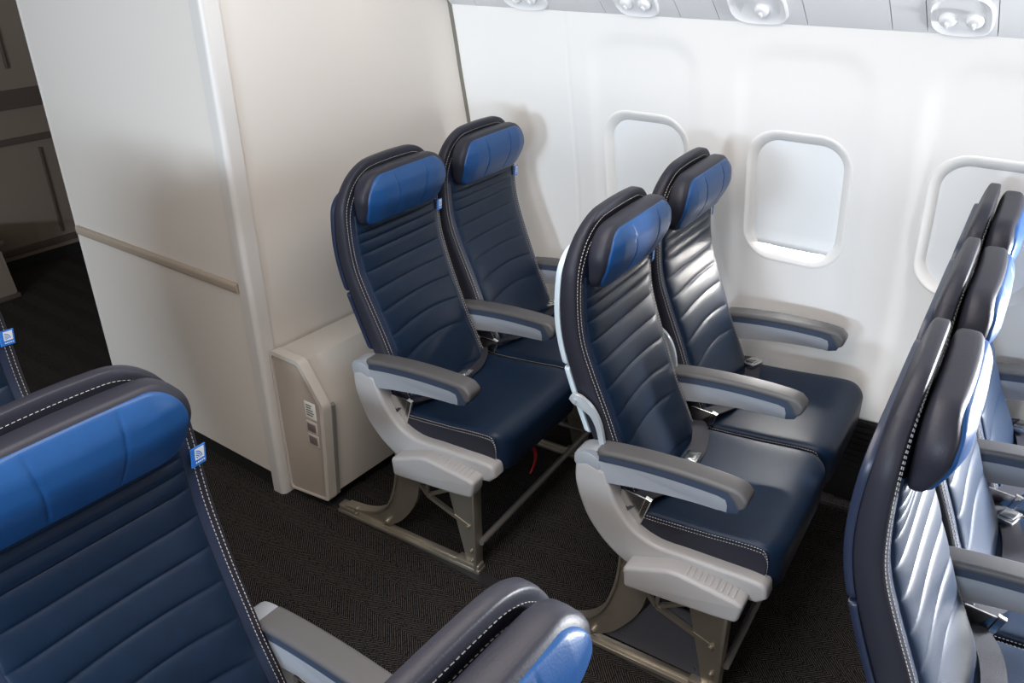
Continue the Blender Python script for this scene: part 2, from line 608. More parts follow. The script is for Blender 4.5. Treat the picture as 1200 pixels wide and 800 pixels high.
def reading_light(y, wide=0.075, kind=0):
    """moulded oval bezel with two swivelling lamp eyes"""
    root = bpy.data.objects.new('reading_light_panel', None); COL.objects.link(root)
    root.location = strip_pt(0.085, y, 0.008)
    e = Vector((0, 1, 0)); up = Vector((DX, 0, DZ)); nn = Vector((DZ, 0, -DX))
    root.rotation_euler = Matrix((e, up, nn)).transposed().to_euler()    # local x = along cabin, y = up slope, z = out
    bm = bmesh.new()
    n = 40
    rings = []
    for sc, h in ((1.0, 0.0), (0.98, 0.006), (0.93, 0.008), (0.86, 0.003), (0.7, -0.001), (0.4, 0.0)):
        R = []
        for k in range(n):
            a = 2 * math.pi * k / n
            c, s = math.cos(a), math.sin(a)
            p = 3.2
            rr = (abs(c) ** p + abs(s) ** p) ** (-1 / p)
            R.append(bm.verts.new((c * rr * wide * sc, s * rr * 0.072 * sc, h)))
        rings.append(R)
    for A, B in zip(rings, rings[1:]):
        for k in range(n):
            bm.faces.new((A[k], A[(k + 1) % n], B[(k + 1) % n], B[k]))
    bm.faces.new(rings[-1])
    link('bezel', finish(bm, M['bin']), root)
    for dx in ((-0.03, 0.03) if kind == 0 else (0.012,)):
        bm = bmesh.new()
        bmesh.ops.create_uvsphere(bm, u_segments=20, v_segments=12, radius=0.021)
        for v in bm.verts:
            v.co.z = v.co.z * 0.75 + 0.004
            if v.co.z > 0.015: v.co.z = 0.015 + (v.co.z - .015) * .2
        lamp = link('lamp_eye', finish(bm, M['bin']), root, (dx, -0.012, 0))
        bm = bmesh.new()
        box(bm, -0.004, 0.004, -0.012, 0.004, 0.012, 0.022, 0.002)
        link('knob', finish(bm, M['bin']), lamp)
    return root


RL = [(-1.70, .09, 0, 'oval white reading light panel nearest the cream partition'),
      (-1.285, .075, 0, 'white reading light panel above the window behind the middle pair of seats'),
      (-0.905, .085, 1, 'white reading light panel above the fully visible window'),
      (-0.395, .072, 0, 'white reading light panel at the top right corner')]
for y, wd, k, lab in RL:
    r = reading_light(y, wd, k)
    r['label'] = lab; r['category'] = 'reading light'; r['group'] = 'overhead reading light panels'

# partition (side face towards the aisle, back face behind the pair of seats)
PX, PY = -1.39, -2.06
bm = bmesh.new(); box(bm, PX - 0.03, PX, -3.085, PY - 0.03, 0.075, 2.25); struct('wall_aisle_side', bm, M['wall'], smooth=False)
bm = bmesh.new(); box(bm, -2.56, PX - 0.03, PY - 0.03, PY, 0.0, 2.25); struct('wall_rear', bm, M['wall'], smooth=False)
bm = bmesh.new(); box(bm, -2.6, PX - 0.03, -3.085, -3.055, 0.0, 2.25); struct('wall_galley_side', bm, M['wall'], smooth=False)
bm = bmesh.new(); box(bm, PX - 0.06, PX - 0.012, -3.08, PY - 0.03, 0.0, 0.08); struct('baseboard_aisle', bm, M['base'], smooth=False)
# rounded corner post
bm = bmesh.new()
pts = []
for k in range(13):
    a = math.radians(90 * k / 12)
    pts.append((PX - 0.013 + 0.018 * math.cos(a), PY - 0.012 + 0.018 * math.sin(a)))
pts += [(PX - 0.05, PY + 0.008), (PX - 0.05, PY - 0.045), (PX + 0.006, PY - 0.045)]
A = [bm.verts.new((x, y, 0.0)) for x, y in pts]; B = [bm.verts.new((x, y, 2.25)) for x, y in pts]
bm.faces.new(A[::-1]); bm.faces.new(B)
for k in range(len(pts)):
    j = (k + 1) % len(pts); bm.faces.new((A[k], A[j], B[j], B[k]))
struct('trim_4', bm, M['trim'], angle=30)
# tan rub rail on the aisle face
bm = bmesh.new()
prism(bm, round_poly([(PX - .002, 0.758), (PX + 0.012, 0.762), (PX + 0.014, 0.792), (PX - .002, 0.797)], 0.008), -3.075, PY - 0.05, axis=1)
struct('trim_5', bm, M['rail'])
# thin metal edge on the far end of the partition
bm = bmesh.new(); box(bm, PX - .03, PX + .002, -3.094, -3.085, 0.06, 2.25, 0.002); struct('trim_6', bm, M['trim'], smooth=False)
# rubber gasket where partition meets the side wall
bm = bmesh.new()
zs = lin(0.34, 1.56, 30)
A = [bm.verts.new((wall_prof(z) + 0.008, PY + .0, z)) for z in zs]; B = [bm.verts.new((wall_prof(z) + 0.001, PY + .012, z)) for z in zs]
C_ = [bm.verts.new((wall_prof(z) - 0.01, PY + .0, z)) for z in zs]
for k in range(30):
    bm.faces.new((A[k], A[k + 1], B[k + 1], B[k])); bm.faces.new((B[k], B[k + 1], C_[k + 1], C_[k]))
struct('trim_7', bm, M['gasket'])

# galley at the back of the aisle
bm = bmesh.new(); box(bm, -2.7, 2.0, -5.12, -5.02, 0.0, 2.25); struct('wall_back', bm, M['galley'], smooth=False)
bm = bmesh.new(); box(bm, -2.72, -2.62, -5.1, -3.06, 0.0, 2.25); struct('wall_galley_left', bm, M['galley'], smooth=False)
bm = bmesh.new(); box(bm, -2.62, -0.6, -5.03, -5.0, 0.89, 0.99, .004); box(bm, -2.62, -.6, -5.03, -5.004, 0.70, 0.735, .004)
struct('trim_8', bm, M['galleyband'], smooth=False)
bm = bmesh.new(); box(bm, -2.62, -0.6, -5.03, -5.0, 0.09, 0.125, .004); struct('trim_9', bm, M['galleyband'], smooth=False)
bm = bmesh.new(); box(bm, -2.62, -0.6, -5.03, -5.002, 0.0, 0.06); struct('baseboard_rear', bm, M['base'], smooth=False)
bm = bmesh.new(); box(bm, -2.115, -2.105, -5.026, -5.0, 1.10, 1.42, .003); box(bm, -2.168, -2.162, -5.024, -5.0, .15, .66, .002)
struct('trim_10', bm, M['galleyband'], smooth=False)

# crew jump seat box by the back wall
root = bpy.data.objects.new('galley_cabinet', None); COL.objects.link(root); root.location = (-1.35, -4.8, 0)
root['label'] = 'low taupe cabinet with rounded top at the far end of the dark aisle'; root['category'] = 'cabinet'
bm = bmesh.new(); prism(bm, round_poly([(-.33, 0.02), (.36, 0.02), (.36, .32), (-.27, .32), (-.31, .28)], .015), -.21, .19, 0.006, axis=1)
b0 = link('body', finish(bm, M['galley']), root)
bm = bmesh.new(); box(bm, -.335, .36, -.215, .20, .30, .325, .006); box(bm, -.34, .36, -.21, .20, .0, .025, .004)
link('edging', finish(bm, M['galleyband']), root)
bm = bmesh.new(); box(bm, -.24, -.10, .188, .199, .20, .26, .004); link('recessed_handle', finish(bm, M['black']), root)

# seat track covers set in the carpet
bm = bmesh.new()
for x in (-1.475, -0.64):
    box(bm, x - 0.022, x + 0.022, -3.0 if x > -1 else -2.02, FWD, 0.0, 0.003)
struct('trim_11', bm, M['cover'], smooth=False)


# equipment housing behind the rear pair
def housing():
    root = bpy.data.objects.new('equipment_housing', None); COL.objects.link(root)
    root.location = (-1.42, -2.05, 0)
    root['label'] = 'cream sloped-top housing on the floor between the partition and the rearmost seats'
    root['category'] = 'cabinet'
    y0 = 0.0
    poly = [(0, 0.03), (0.195, 0.06), (0.225, 0.425), (0.135, 0.555), (0, 0.555)]
    bm = bmesh.new(); prism(bm, poly, -1.06, -0.02, 0.004, 2)
    link('body', finish(bm, M['boxp']), root)
    ip = [(0.008, 0.026), (0.189, 0.052), (0.218, 0.424), (0.133, 0.552), (0.008, 0.552)]
    bm = bmesh.new(); prism(bm, round_poly(ip, .012), -0.03, -0.002, 0.002, 2)
    side = link('end_panel', finish(bm, M['boxside']), root)
    side['label'] = 'taupe end panel'
    # raised rim around the end panel
    bm = bmesh.new()
    outer = round_poly([(-.0, .018), (.205, .048), (.236, .43), (.143, .567), (-.0, .567)], .015)
    inner = round_poly(ip, .012)
    N = len(outer)
    for x0_, x1_ in ((-0.03, 0.004),):
        Vo0 = [bm.verts.new((x0_, *p)) for p in outer]; Vo1 = [bm.verts.new((x1_, *p)) for p in outer]
        Vi0 = [bm.verts.new((x0_, *p)) for p in inner]; Vi1 = [bm.verts.new((x1_, *p)) for p in inner]
        for k in range(N):
            j = (k + 1) % N
            bm.faces.new((Vo0[k], Vo0[j], Vo1[j], Vo1[k])); bm.faces.new((Vo1[k], Vo1[j], Vi1[j], Vi1[k]))
            bm.faces.new((Vi1[k], Vi1[j], Vi0[j], Vi0[k])); bm.faces.new((Vi0[k], Vi0[j], Vo0[j], Vo0[k]))
    link('rim', finish(bm, M['boxp']), root)
    bm = bmesh.new(); prism(bm, [(.199, .06), (.2075, .06), (.2385, .422), (.230, .43)], -0.045, -0.0305)
    link('edge_strip', finish(bm, M['boxedge']), root)
    bm = bmesh.new(); box(bm, -0.004, -0.0006, .138, .190, .362, .424, 0.001)
    lb = link('label_sticker', finish(bm, M['paper']), side)
    bm = bmesh.new()
    for k, wd_ in enumerate((.028, .024, .032, .036, .030)):
        box(bm, -0.001, 0.0000, .145, .145 + wd_, .410 - k * .0092, .4135 - k * .0092)
    # text lines belong to the sticker
    link('sticker_text', finish(bm, M['ink'], smooth=False), root)
    for k in range(2):
        z = .306 - k * .050
        bm = bmesh.new(); box(bm, -0.003, 0.001, .136, .188, z, z + .044, 0.002); fr = link('latch_frame', finish(bm, M['boxp']), root)
        bm = bmesh.new(); box(bm, -0.003, 0.003, .142, .182, z + .006, z + .038, 0.003); link('latch', finish(bm, M['latch']), fr)
    return root


housing()

# ------------------------------------------------------------------ airline seats
YF = hermite([(0.45, -.262), (0.55, -.305), (0.64, -.350), (0.707, -.376), (0.777, -.405), (0.84, -.430), (0.895, -.449), (0.95, -.459), (1.04, -.465), (1.137, -.466), (1.225, -.458)])
YR = hermite([(0.45, -.335), (0.6, -.400), (0.683, -.435), (0.783, -.472), (0.879, -.500), (0.955, -.512), (1.04, -.513), (1.13, -.505), (1.225, -.488)])
TAPER = hermite([(0.45, .93), (0.6, .95), (0.75, .965), (0.9, 1.0), (1.0, 1.01), (1.1, .99), (1.225, .97)])
BW, BH, BZ = 0.215, 0.370, 0.820
MESH = {}


def cached(key, fn):
    if key not in MESH:
        MESH[key] = fn()
    return MESH[key]


def m_backrest():
    bm = bmesh.new()
    def outline(a, b):
        x, z, s = rrect(a, b, BW, BH, 0.125, 0.03)
        z += 0.018 * (1 - (x / BW) ** 2) * max(0, b) ** 4 - 0.0
        z = BZ + z
        return x * TAPER(z), z, s
    pad(bm, 36, 60, outline, lambda x, z: (x, YF(z) + 0.004, z), lambda x, z: (x, YR(z), z), n=7, inner=.90)
    return finish(bm, [M['wrap'], M['navywrap']], 60)


SEAM_Z = [1.035, 1.006, 0.980, 0.946, 0.893, 0.836, 0.774, 0.703, 0.625, 0.50]


def quilt_y(u, z):
    """height of the quilted face over YF"""
    bow = 0.026 * (1 - sstep(0.60, 0.95, z)) * (1 - u * u) ** 1.0
    zz = z - bow
    # puff between neighbouring seams
    h = 0.0
    for a, b in zip(SEAM_Z, SEAM_Z[1:]):
        if b <= zz <= a:
            t = (zz - b) / (a - b)
            d_ = min(t, 1 - t) * (a - b)
            h = 0.0046 * (1 - math.exp(-d_ / 0.0055)) + 0.0012 * math.sin(math.pi * t)
    e = max(0.0, 1 - abs(u) ** 7)
    return 0.005 + (h + 0.006) * e ** 0.6


def m_quilt():
    bm = bmesh.new()
    nu, nz = 24, 380
    z0, z1 = 0.49, 1.06
    us = [math.sin(math.pi / 2 * (2 * i / nu - 1)) for i in range(nu + 1)]
    G = {}
    for i, u in enumerate(us):
        for j in range(nz + 1):
            z = z0 + (z1 - z0) * j / nz
            x = u * 0.176 * TAPER(z)
            y = YF(z) + quilt_y(u, z)
            G[i, j] = bm.verts.new((x, y, z))
    for i in range(nu):
        for j in range(nz):
            bm.faces.new((G[i, j], G[i + 1, j], G[i + 1, j + 1], G[i, j + 1]))
    # side skirts that sink into the wrap
    for i in (0, nu):
        prev = None
        for j in range(nz + 1):
            v = G[i, j]
            nv_ = bm.verts.new((v.co.x * 1.01, v.co.y - 0.012, v.co.z))
            if prev: bm.faces.new((prev[0], v, nv_, prev[1]))
            prev = (v, nv_)
    prev = None
    for i in range(nu + 1):
        v = G[i, 0]; nv_ = bm.verts.new((v.co.x, v.co.y - 0.03, v.co.z - .004))
        if prev: bm.faces.new((prev[0], v, nv_, prev[1]))
        prev = (v, nv_)
    return finish(bm, M['quilt'], 70)


def back_front_y(x, z):
    # front face of the backrest body incl. its rounded rim
    s = max(abs(x) / (BW * TAPER(z)), abs(z - BZ) / BH)
    t = (max(0.0, 1 - s ** 7)) ** (1 / 7) if s < 1 else 0
    pf, pb = YF(z) + 0.004, YR(z)
    mid = (pf + pb) / 2
    return mid + (pf - mid) * t


def m_backstitch():
    bm = bmesh.new()
    for s0 in (0.955, 0.905):
        path = [(1, b) for b in lin(-.86, 1, 60)] + [(a, 1) for a in lin(1, -1, 60)[1:]] + [(-1, b) for b in lin(1, -.86, 60)[1:]]
        P = []
        for a, b in path:
            x, z, s_ = rrect(a * s0, b * s0, BW, BH, 0.125, 0.03)
            z += 0.018 * (1 - (x / BW) ** 2) * max(0, b * s0) ** 4
            z += BZ
            t = (1 - s_ ** 7) ** (1 / 7)
            pf, pb = YF(z) + 0.004, YR(z)
            mid = (pf + pb) / 2
            P.append((x * TAPER(z), mid + (pf - mid) * t + 0.0004, z))
        stitches(bm, P, lambda p: (0.3 * p.x / BW, 1, 0.4 if p.z > 1.14 else 0.0), dash=0.0048, gap=0.0034, wd=0.0009)
    return finish(bm, M['stitch'], smooth=False)


def m_shell(z0, z1, mt='shell'):
    bm = bmesh.new()
    H_ = (z1 - z0) / 2; zc = (z0 + z1) / 2
    def outline(a, b):
        x, z, s = rrect(a, b, BW + 0.0005, H_, 0.06 if z1 > 1 else 0.008, 0.008)
        return x * TAPER(z + zc), z + zc, s
    pad(bm, 24, 24, outline, lambda x, z: (x, YR(z) + 0.008, z), lambda x, z: (x, YR(z) - 0.008, z), n=12)
    return finish(bm, M[mt], 50)


HZ, HH, HW = 1.105, 0.072, 0.190


def head_front(x, z):
    t = (z - (HZ - HH)) / (2 * HH)
    prof = 0.038 + 0.036 * sstep(-0.15, 0.55, t) - 0.012 * sstep(0.7, 1.05, t)
    return YF(HZ) + prof - 0.30 * x * x + 0.004


def head_outline(a, b, k=1.0):
    x, z, s = rrect(a, b, HW * k, HH * k, 0.066, 0.030)
    t = z / HH
    x *= 1.0 - 0.07 * max(0, -t)
    z += 0.010 * (1 - (x / HW) ** 2) * (1 if z > 0 else 0) * abs(t)
    return x, z + HZ, s


def m_headrest():
    bm = bmesh.new()
    pad(bm, 32, 24, lambda a, b: head_outline(a, b), lambda x, z: (x, head_front(x, z), z), lambda x, z: (x, YF(min(z, 1.2)) + 0.006, z), n=5)
    return finish(bm, M['wrap'], 60)


def m_headcover():
    bm = bmesh.new()
    na, nb = 170, 36
    G = {}
    def sm(k, N): return .5 * math.sin(math.pi / 2 * (2 * k / N - 1)) + .5 * (2 * k / N - 1)
    for i in range(na + 1):
        for j in range(nb + 1):
            a, b = sm(i, na), sm(j, nb)
            k = 0.95
            x, z, s = head_outline(a, b, k)
            z -= 0.004
            s_full = s * k
            t = (max(0.0, 1 - s_full ** 5)) ** (1 / 5)
            pf, pb = head_front(x, z), YF(min(z, 1.2)) + 0.006
            mid = (pf + pb) / 2
            y = mid + (pf - mid) * t + 0.0035 - 0.007 * sstep(0.965, 1.0, s)
            for sx in (-0.062, 0.062):                    # two pinched seams
                xs = sx * (1 + 0.12 * (z - HZ) / HH)
                y -= 0.0026 * math.exp(-((x - xs) / 0.0026) ** 2) * (1 - sstep(.70, .97, s))
            y += 0.0035 * (math.cos(x / 0.062 * math.pi) * -0.5 + .5) * 0 + 0.003 * (1 - min(1, abs(abs(x) - .124) / .062)) * (abs(x) > .062)
            G[i, j] = bm.verts.new((x, y, z))
    for i in range(na):
        for j in range(nb):
            bm.faces.new((G[i, j], G[i + 1, j], G[i + 1, j + 1], G[i, j + 1]))
    # skirt into the padding
    border = [(i, 0) for i in range(na + 1)] + [(na, j) for j in range(1, nb + 1)] + [(i, nb) for i in range(na - 1, -1, -1)] + [(0, j) for j in range(nb - 1, 0, -1)]
    ring_ = [G[k] for k in border]
    low = [bm.verts.new(v.co + Vector((0, -0.010, 0))) for v in ring_]
    n = len(ring_)
    for k in range(n):
        bm.faces.new((ring_[k], ring_[(k + 1) % n], low[(k + 1) % n], low[k]))
    return finish(bm, M['blue'], 60)


def m_tag():
    bm = bmesh.new()
    # folded blue woven tag sticking out of the side of the backrest, local origin at its root, sticks to -x
    box(bm, -0.030, 0.004, -0.0012, 0.0012, -0.0175, 0.0175, 0.0006, 1)
    return finish(bm, M['tagblue'], smooth=False)


def m_tagprint():
    bm = bmesh.new()
    # white square with a blue globe segment and small wave strokes
    box(bm, -0.0255, -0.0045, 0.0011, 0.0016, -0.006, 0.0145, 0, mi=0)
    for k, r in enumerate((0.0150, 0.0115, 0.008, 0.0045)):
        for s in range(10):
            a0 = math.radians(92 + 80 * s / 10); a1 = math.radians(92 + 80 * (s + 1) / 10)
            c = (-0.006, -0.004)
            q = [(c[0] + rr * math.cos(a), c[1] + rr * math.sin(a)) for rr, a in ((r, a0), (r, a1), (r - 0.0018, a1), (r - 0.0018, a0))]
            vs = [bm.verts.new((x, 0.0018, z)) for x, z in q]
            f = bm.faces.new(vs); f.material_index = 1
    for k in range(5):
        box(bm, -0.026 + k * .0045, -0.0235 + k * .0045, 0.0011, 0.0017, -0.0125, -0.0100, 0, mi=0)
    return finish(bm, [M['tagwhite'], M['tagblue']], smooth=False)


CT = hermite([(-.40, .470), (-.30, .492), (-.2, .500), (-.1, .508), (-.0, .518), (.05, .517), (.09, .500)])   # cushion top
CB = hermite([(-.40, .395), (-.2, .395), (-.0, .405), (.05, .400), (.09, .400)])
CW = 0.219


def cush_top(x, y):
    u = x / CW
    return CT(y) + 0.008 * abs(u) ** 3 - 0.004 * (1 - u * u) * sstep(-.4, 0, y)


def m_cushion():
    bm = bmesh.new()
    y0, y1 = -0.385, 0.085
    yc, L_ = (y0 + y1) / 2, (y1 - y0) / 2
    def outline(a, b):
        x, y, s = rrect(a, b, CW, L_, 0.05, 0.06)
        y = y + yc
        return x * (1 - 0.03 * sstep(-.15, -.4, y) if y < -.15 else x), y, s
    def outline(a, b):
        x, y, s = rrect(a, b, CW, L_, 0.05, 0.06)
        return x, y + yc, s
    pad(bm, 36, 40, outline, lambda x, y: (x, y, cush_top(x, y)), lambda x, y: (x, y, CB(y) - 0.01), n=11)
    return finish(bm, M['quilt'], 60)


def m_cushside(sx):
    """charcoal leather side bands of the cushion"""
    bm = bmesh.new()
    for sx in (sx,):
        ys = lin(-0.33, 0.052, 30)
        rows = []
        for y in ys:
            xo = CW + 0.0022
            top = cush_top(CW, y) - 0.020
            rows.append([bm.verts.new((sx * xo, y, z)) for z in (CB(y) + .002, CB(y) + .02, (CB(y) + top) / 2, top - .006, top)])
        for A, B in zip(rows, rows[1:]):
            for k in range(4):
                bm.faces.new((A[k], A[k + 1], B[k + 1], B[k]))
    me = finish(bm, M['wrap'], 60)
    return me


def m_cushstitch(sx):
    bm = bmesh.new()
    for sx in (sx,):
        for off in (0.012, 0.021):
            pts = []
            for y, dz_ in ((-.372, .030), (-.345, .012)):
                pts.append((sx * (CW + 0.0005), y, cush_top(CW, y) - off + dz_ - .022))
            for y in lin(-0.315, 0.035, 40):
                pts.append((sx * (CW + 0.0030), y, cush_top(CW, y) - off - 0.004))
            # down the front corner
            r = 0.045 - (off - .012)
            zt = cush_top(CW, .035) - off - 0.004
            for k in range(1, 9):
                a = math.radians(90 * k / 8)
                pts.append((sx * (CW + 0.003), 0.035 + 0.020 * math.sin(a), zt - r * (1 - math.cos(a))))
            yl = pts[-1][1]
            pts.append((sx * (CW + .003), yl, CB(.05) + .008))
            stitches(bm, pts, lambda p, s=sx: (s, 0, 0.3), wd=0.0011)
    return finish(bm, M['stitch'], smooth=False)


ARM_TOP = hermite([(-.44, .630), (-.41, .646), (-.36, .657), (-.28, .667), (-.18, .673), (-.08, .673), (-.03, .669), (-.008, .663)])
ARM_BOT = hermite([(-.44, .600), (-.40, .575), (-.35, .571), (-.28, .583), (-.18, .597), (-.08, .604), (-.03, .603), (-.008, .607)])


def arm_poly(fa, fb, y0, y1, n=22):
    ys = lin(y0, y1, n)
    return [(y, fa(y)) for y in ys] + [(y, fb(y)) for y in ys[::-1]]


def m_armbody():
    bm = bmesh.new()
    # light lower body with round pivot end
    top = lambda y: ARM_TOP(y) - (0.031 if y > -.33 else 0.0)
    poly = [(-0.437, .622)] + [(y, ARM_TOP(y)) for y in lin(-.43, -.374, 6)] + [(y, ARM_TOP(y) - .024) for y in lin(-.367, -.042, 16)] \
        + [(-0.036, .627), (-.042, .606)] + [(y, ARM_BOT(y)) for y in lin(-.05, -.40, 18)] + [(-.425, .586), (-.437, .602)]
    prism(bm, poly, -0.0255, 0.0255, 0.004, 2)
    return finish(bm, M['armside'], 40)


def m_armband():
    bm = bmesh.new()
    poly = [(y, ARM_TOP(y) - .010) for y in lin(-.370, -.016, 18)] + [(-.011, .637), (-.022, .611), (-.048, .603), (-.044, .625)] \
        + [(y, ARM_TOP(y) - .030) for y in lin(-.05, -.370, 16)]
    prism(bm, poly, -0.0262, 0.0262, 0.003, 2)
    return finish(bm, M['armband'], 40)


def m_armpad():
    bm = bmesh.new()
    poly = [(y, ARM_TOP(y) + .003) for y in lin(-.374, -.020, 19)] + [(-.001, .652), (-.006, .627), (-.024, .619), (-.034, .639)] \
        + [(y, ARM_TOP(y) - .016) for y in lin(-.05, -.374, 16)]
    poly = round_poly(poly, [0] * 20 + [.008, .010, .008] + [0] * (len(poly) - 23), 3)
    prism_round(bm, poly, -0.0285, 0.0285, 0.0085, 5)
    return finish(bm, M['armpad'], 60)


def m_armpivot():
    bm = bmesh.new()
    pts = []
    for k in range(28):
        a = 2 * math.pi * k / 28
        pts.append((-.398 + .034 * math.cos(a), .610 + .030 * math.sin(a)))
    prism(bm, pts, -0.0275, 0.0275, 0.003, 2)
    return finish(bm, M['armside'], 40)


def m_shroud(s):
    """curved end bay from the armrest pivot down and forward under the cushion"""
    outer = [(-.432, .605), (-.432, .550), (-.415, .492), (-.388, .438), (-.340, .385), (-.275, .345), (-.20, .338), (-.12, .352), (-.02, .370), (.052, .382)]
    inner = [(.072, .402), (.064, .434), (.030, .442), (-.05, .440), (-.13, .438), (-.205, .436), (-.268, .460), (-.312, .510), (-.338, .565), (-.352, .602)]
    poly = catmull(outer, 4) + catmull(inner, 4) + [(-.40, .615)]
    bm = bmesh.new()
    prism_round(bm, poly, -0.026, 0.028, 0.010, 5)
    return finish(bm, M['plastic'], 50)


def m_footbox(s):
    """protruding aisle-side cover with ridges"""
    bm = bmesh.new()
    poly = round_poly([(-.268, .378), (-.262, .318), (-.03, .338), (.024, .346), (.034, .402), (.01, .408), (-.125, .424), (-.155, .422)], [.012, .012, .0, .012, .012, .0, .02, .02], 3)
    xa, xb = s * 0.018, s * 0.078
    prism_round(bm, poly, xa, xb, 0.010, 5)
    for k in range(9):
        y = -.115 + k * .0145
        z = .4225 - (y + .125) * .115
        box(bm, min(s * .030, s * .066), max(s * .030, s * .066), y, y + .0075, z - .004, z + .0022, .002, 2)
    return finish(bm, M['plastic'], 45)


def m_frontleg(s):
    bm = bmesh.new()
    prism(bm, round_poly([(-.125, .35), (-.112, .27), (-.062, .055), (-.056, .03), (-.016, .03), (-.016, .35)], .006, 2), -.004, .004)
    box(bm, -.020, .020, -.020, -.010, .010, .345, .0025)         # front flange
    for y, z in ((-.095, .28), (-.045, .165), (-.036, .075), (-.036, .035)):
        bmesh.ops.create_cone(bm, cap_ends=True, segments=10, radius1=.0075, radius2=.006, depth=.010,
                              matrix=Matrix.Translation((s * .008, y, z)) @ Matrix.Rotation(math.pi / 2, 4, 'Y'))
    return finish(bm, M['alu'], 40)


def m_rearleg(s):
    bm = bmesh.new()
    poly = catmull([(-.300, .36), (-.306, .28), (-.322, .205), (-.350, .135), (-.395, .085), (-.46, .055), (-.545, .042)], 5) + \
        catmull([(-.545, .022), (-.46, .022), (-.385, .028), (-.325, .062), (-.280, .115), (-.240, .185), (-.220, .26), (-.17, .36)], 5)
    prism(bm, poly, -.006, .006, .002, 2)
    # raised flange along the outer curve
    up = catmull([(-.300, .36), (-.306, .28), (-.322, .205), (-.350, .135), (-.395, .085), (-.46, .055), (-.55, .042)], 5)
    for (ya, za), (yb, zb) in zip(up, up[1:]):
        bar(bm, (0, ya, za), (0, yb, zb), .034, .006)
    box(bm, -.017, .017, -.580, -.505, .018, .040, .005)         # track shoe
    for y, z in ((-.50, .046), (-.37, .050), (-.29, .30)):
        bmesh.ops.create_cone(bm, cap_ends=True, segments=10, radius1=.009, radius2=.007, depth=.014,
                              matrix=Matrix.Translation((s * .011, y, z)) @ Matrix.Rotation(math.pi / 2, 4, 'Y'))
    return finish(bm, M['alu'], 40)


def m_track():
    bm = bmesh.new()
    box(bm, -.019, .019, -.585, -.002, .003, .018, .003)
    box(bm, -.006, .006, -.575, -.01, .017, .024, .002)
    box(bm, -.017, .017, -.09, -.004, .015, .034, .004)
    return finish(bm, M['alu'], 40)


def m_brace():
    bm = bmesh.new()
    bar(bm, (0, -.275, .31), (0, -.198, .222), .010, .012)
    bar(bm, (0, -.198, .222), (0, -.04, .165), .012, .013)
    bar(bm, (0, -.198, .222), (0, -.08, .295), .010, .010)
    bar(bm, (0, -.198, .222), (0, -.19, .335), .010, .010)
    return finish(bm, M['alu'], 40)


def m_closeout():
    bm = bmesh.new()
    poly = round_poly([(-.36, .036), (-.05, .030), (-.058, .19), (-.085, .232), (-.205, .236), (-.25, .15)], [.01, .008, .02, .02, .02, .05], 4)
    prism(bm, poly, -.003, .003, .0015, 1)
    for y, z in ((-.18, .19), (-.29, .062), (-.085, .05)):
        bmesh.ops.create_cone(bm, cap_ends=True, segments=8, radius1=.006, radius2=.005, depth=.003,
                              matrix=Matrix.Translation((.0045, y, z)) @ Matrix.Rotation(math.pi / 2, 4, 'Y'))
    return finish(bm, M['panelgrey'], 40)


def ribbon(bm, pts, width_dir, w_, th, mi=0):
    """flat strap through points, width along width_dir (per point or one vector)"""
    pts = [Vector(p) for p in pts]
    R = []
    for i, p in enumerate(pts):
        t = (pts[min(i + 1, len(pts) - 1)] - pts[max(i - 1, 0)]).normalized()
        wd = Vector(width_dir[i] if isinstance(width_dir, list) else width_dir)
        wd = (wd - t * wd.dot(t)).normalized()
        n = t.cross(wd).normalized()
        R.append([bm.verts.new(p + wd * a * w_ / 2 + n * b * th / 2) for a, b in ((-1, -1), (1, -1), (1, 1), (-1, 1))])
    for A, B in zip(R, R[1:]):
        for k in range(4):
            f = bm.faces.new((A[k], A[(k + 1) % 4], B[(k + 1) % 4], B[k])); f.material_index = mi
    f = bm.faces.new(R[0]); f.material_index = mi
    f = bm.faces.new(R[-1][::-1]); f.material_index = mi


def m_belt(sx):
    """lap strap coming out of the gap at one side and lying across the seat"""
    bm = bmesh.new()
    e = .004 if sx > 0 else 0
    P = catmull([(sx * .228, -.345, .470), (sx * .214, -.300, .512), (sx * .17, -.262, .514 + e), (sx * .10, -.240, .504 + e), (sx * (-.03 if sx < 0 else .0), -.232, .502 + e)], 6)
    ribbon(bm, P, (0, 1, 0), .046, .003)
    return finish(bm, M['belt'], 50)


def m_buckle():
    bm = bmesh.new()
    box(bm, -.030, .030, -.020, .020, -.004, .010, .004, 2)
    box(bm, -.022, .018, -.016, .016, .008, .015, .003, 2)
    return finish(bm, M['steel'], 40)


def m_beltanchor(s):
    bm = bmesh.new()
    prism(bm, round_poly([(-.318, .545), (-.250, .538), (-.243, .520), (-.270, .458), (-.288, .452), (-.320, .51)], .006, 3), -.003, .003, .001, 1)
    prism(bm, [(-.252, .545), (-.236, .540), (-.262, .452), (-.276, .456)], -.006, .006, .002, 1)
    return finish(bm, M['steel'], 40)


def m_lever(s):
    """bright curved recline link beside the foot of the backrest"""
    bm = bmesh.new()
    poly = catmull([(-.470, .756), (-.460, .774), (-.440, .773), (-.405, .750), (-.380, .706), (-.366, .640)], 4) + \
        catmull([(-.380, .640), (-.395, .700), (-.421, .734), (-.460, .746)], 4)
    prism(bm, poly, -.005, .005, .002, 2)
    bmesh.ops.create_cone(bm, cap_ends=True, segments=12, radius1=.006, radius2=.006, depth=.018, matrix=Matrix.Translation((0, -.454, .757)) @ Matrix.Rotation(math.pi / 2, 4, 'Y'))
    return finish(bm, M['lever'], 40)


def m_vest():
    bm = bmesh.new()
    P = catmull([(0, .03, .395), (.004, .062, .360), (-.006, .060, .315), (.004, .050, .270)], 5)
    ribbon(bm, P, (1, 0, 0), .014, .002)
    return finish(bm, M['red'], 50)


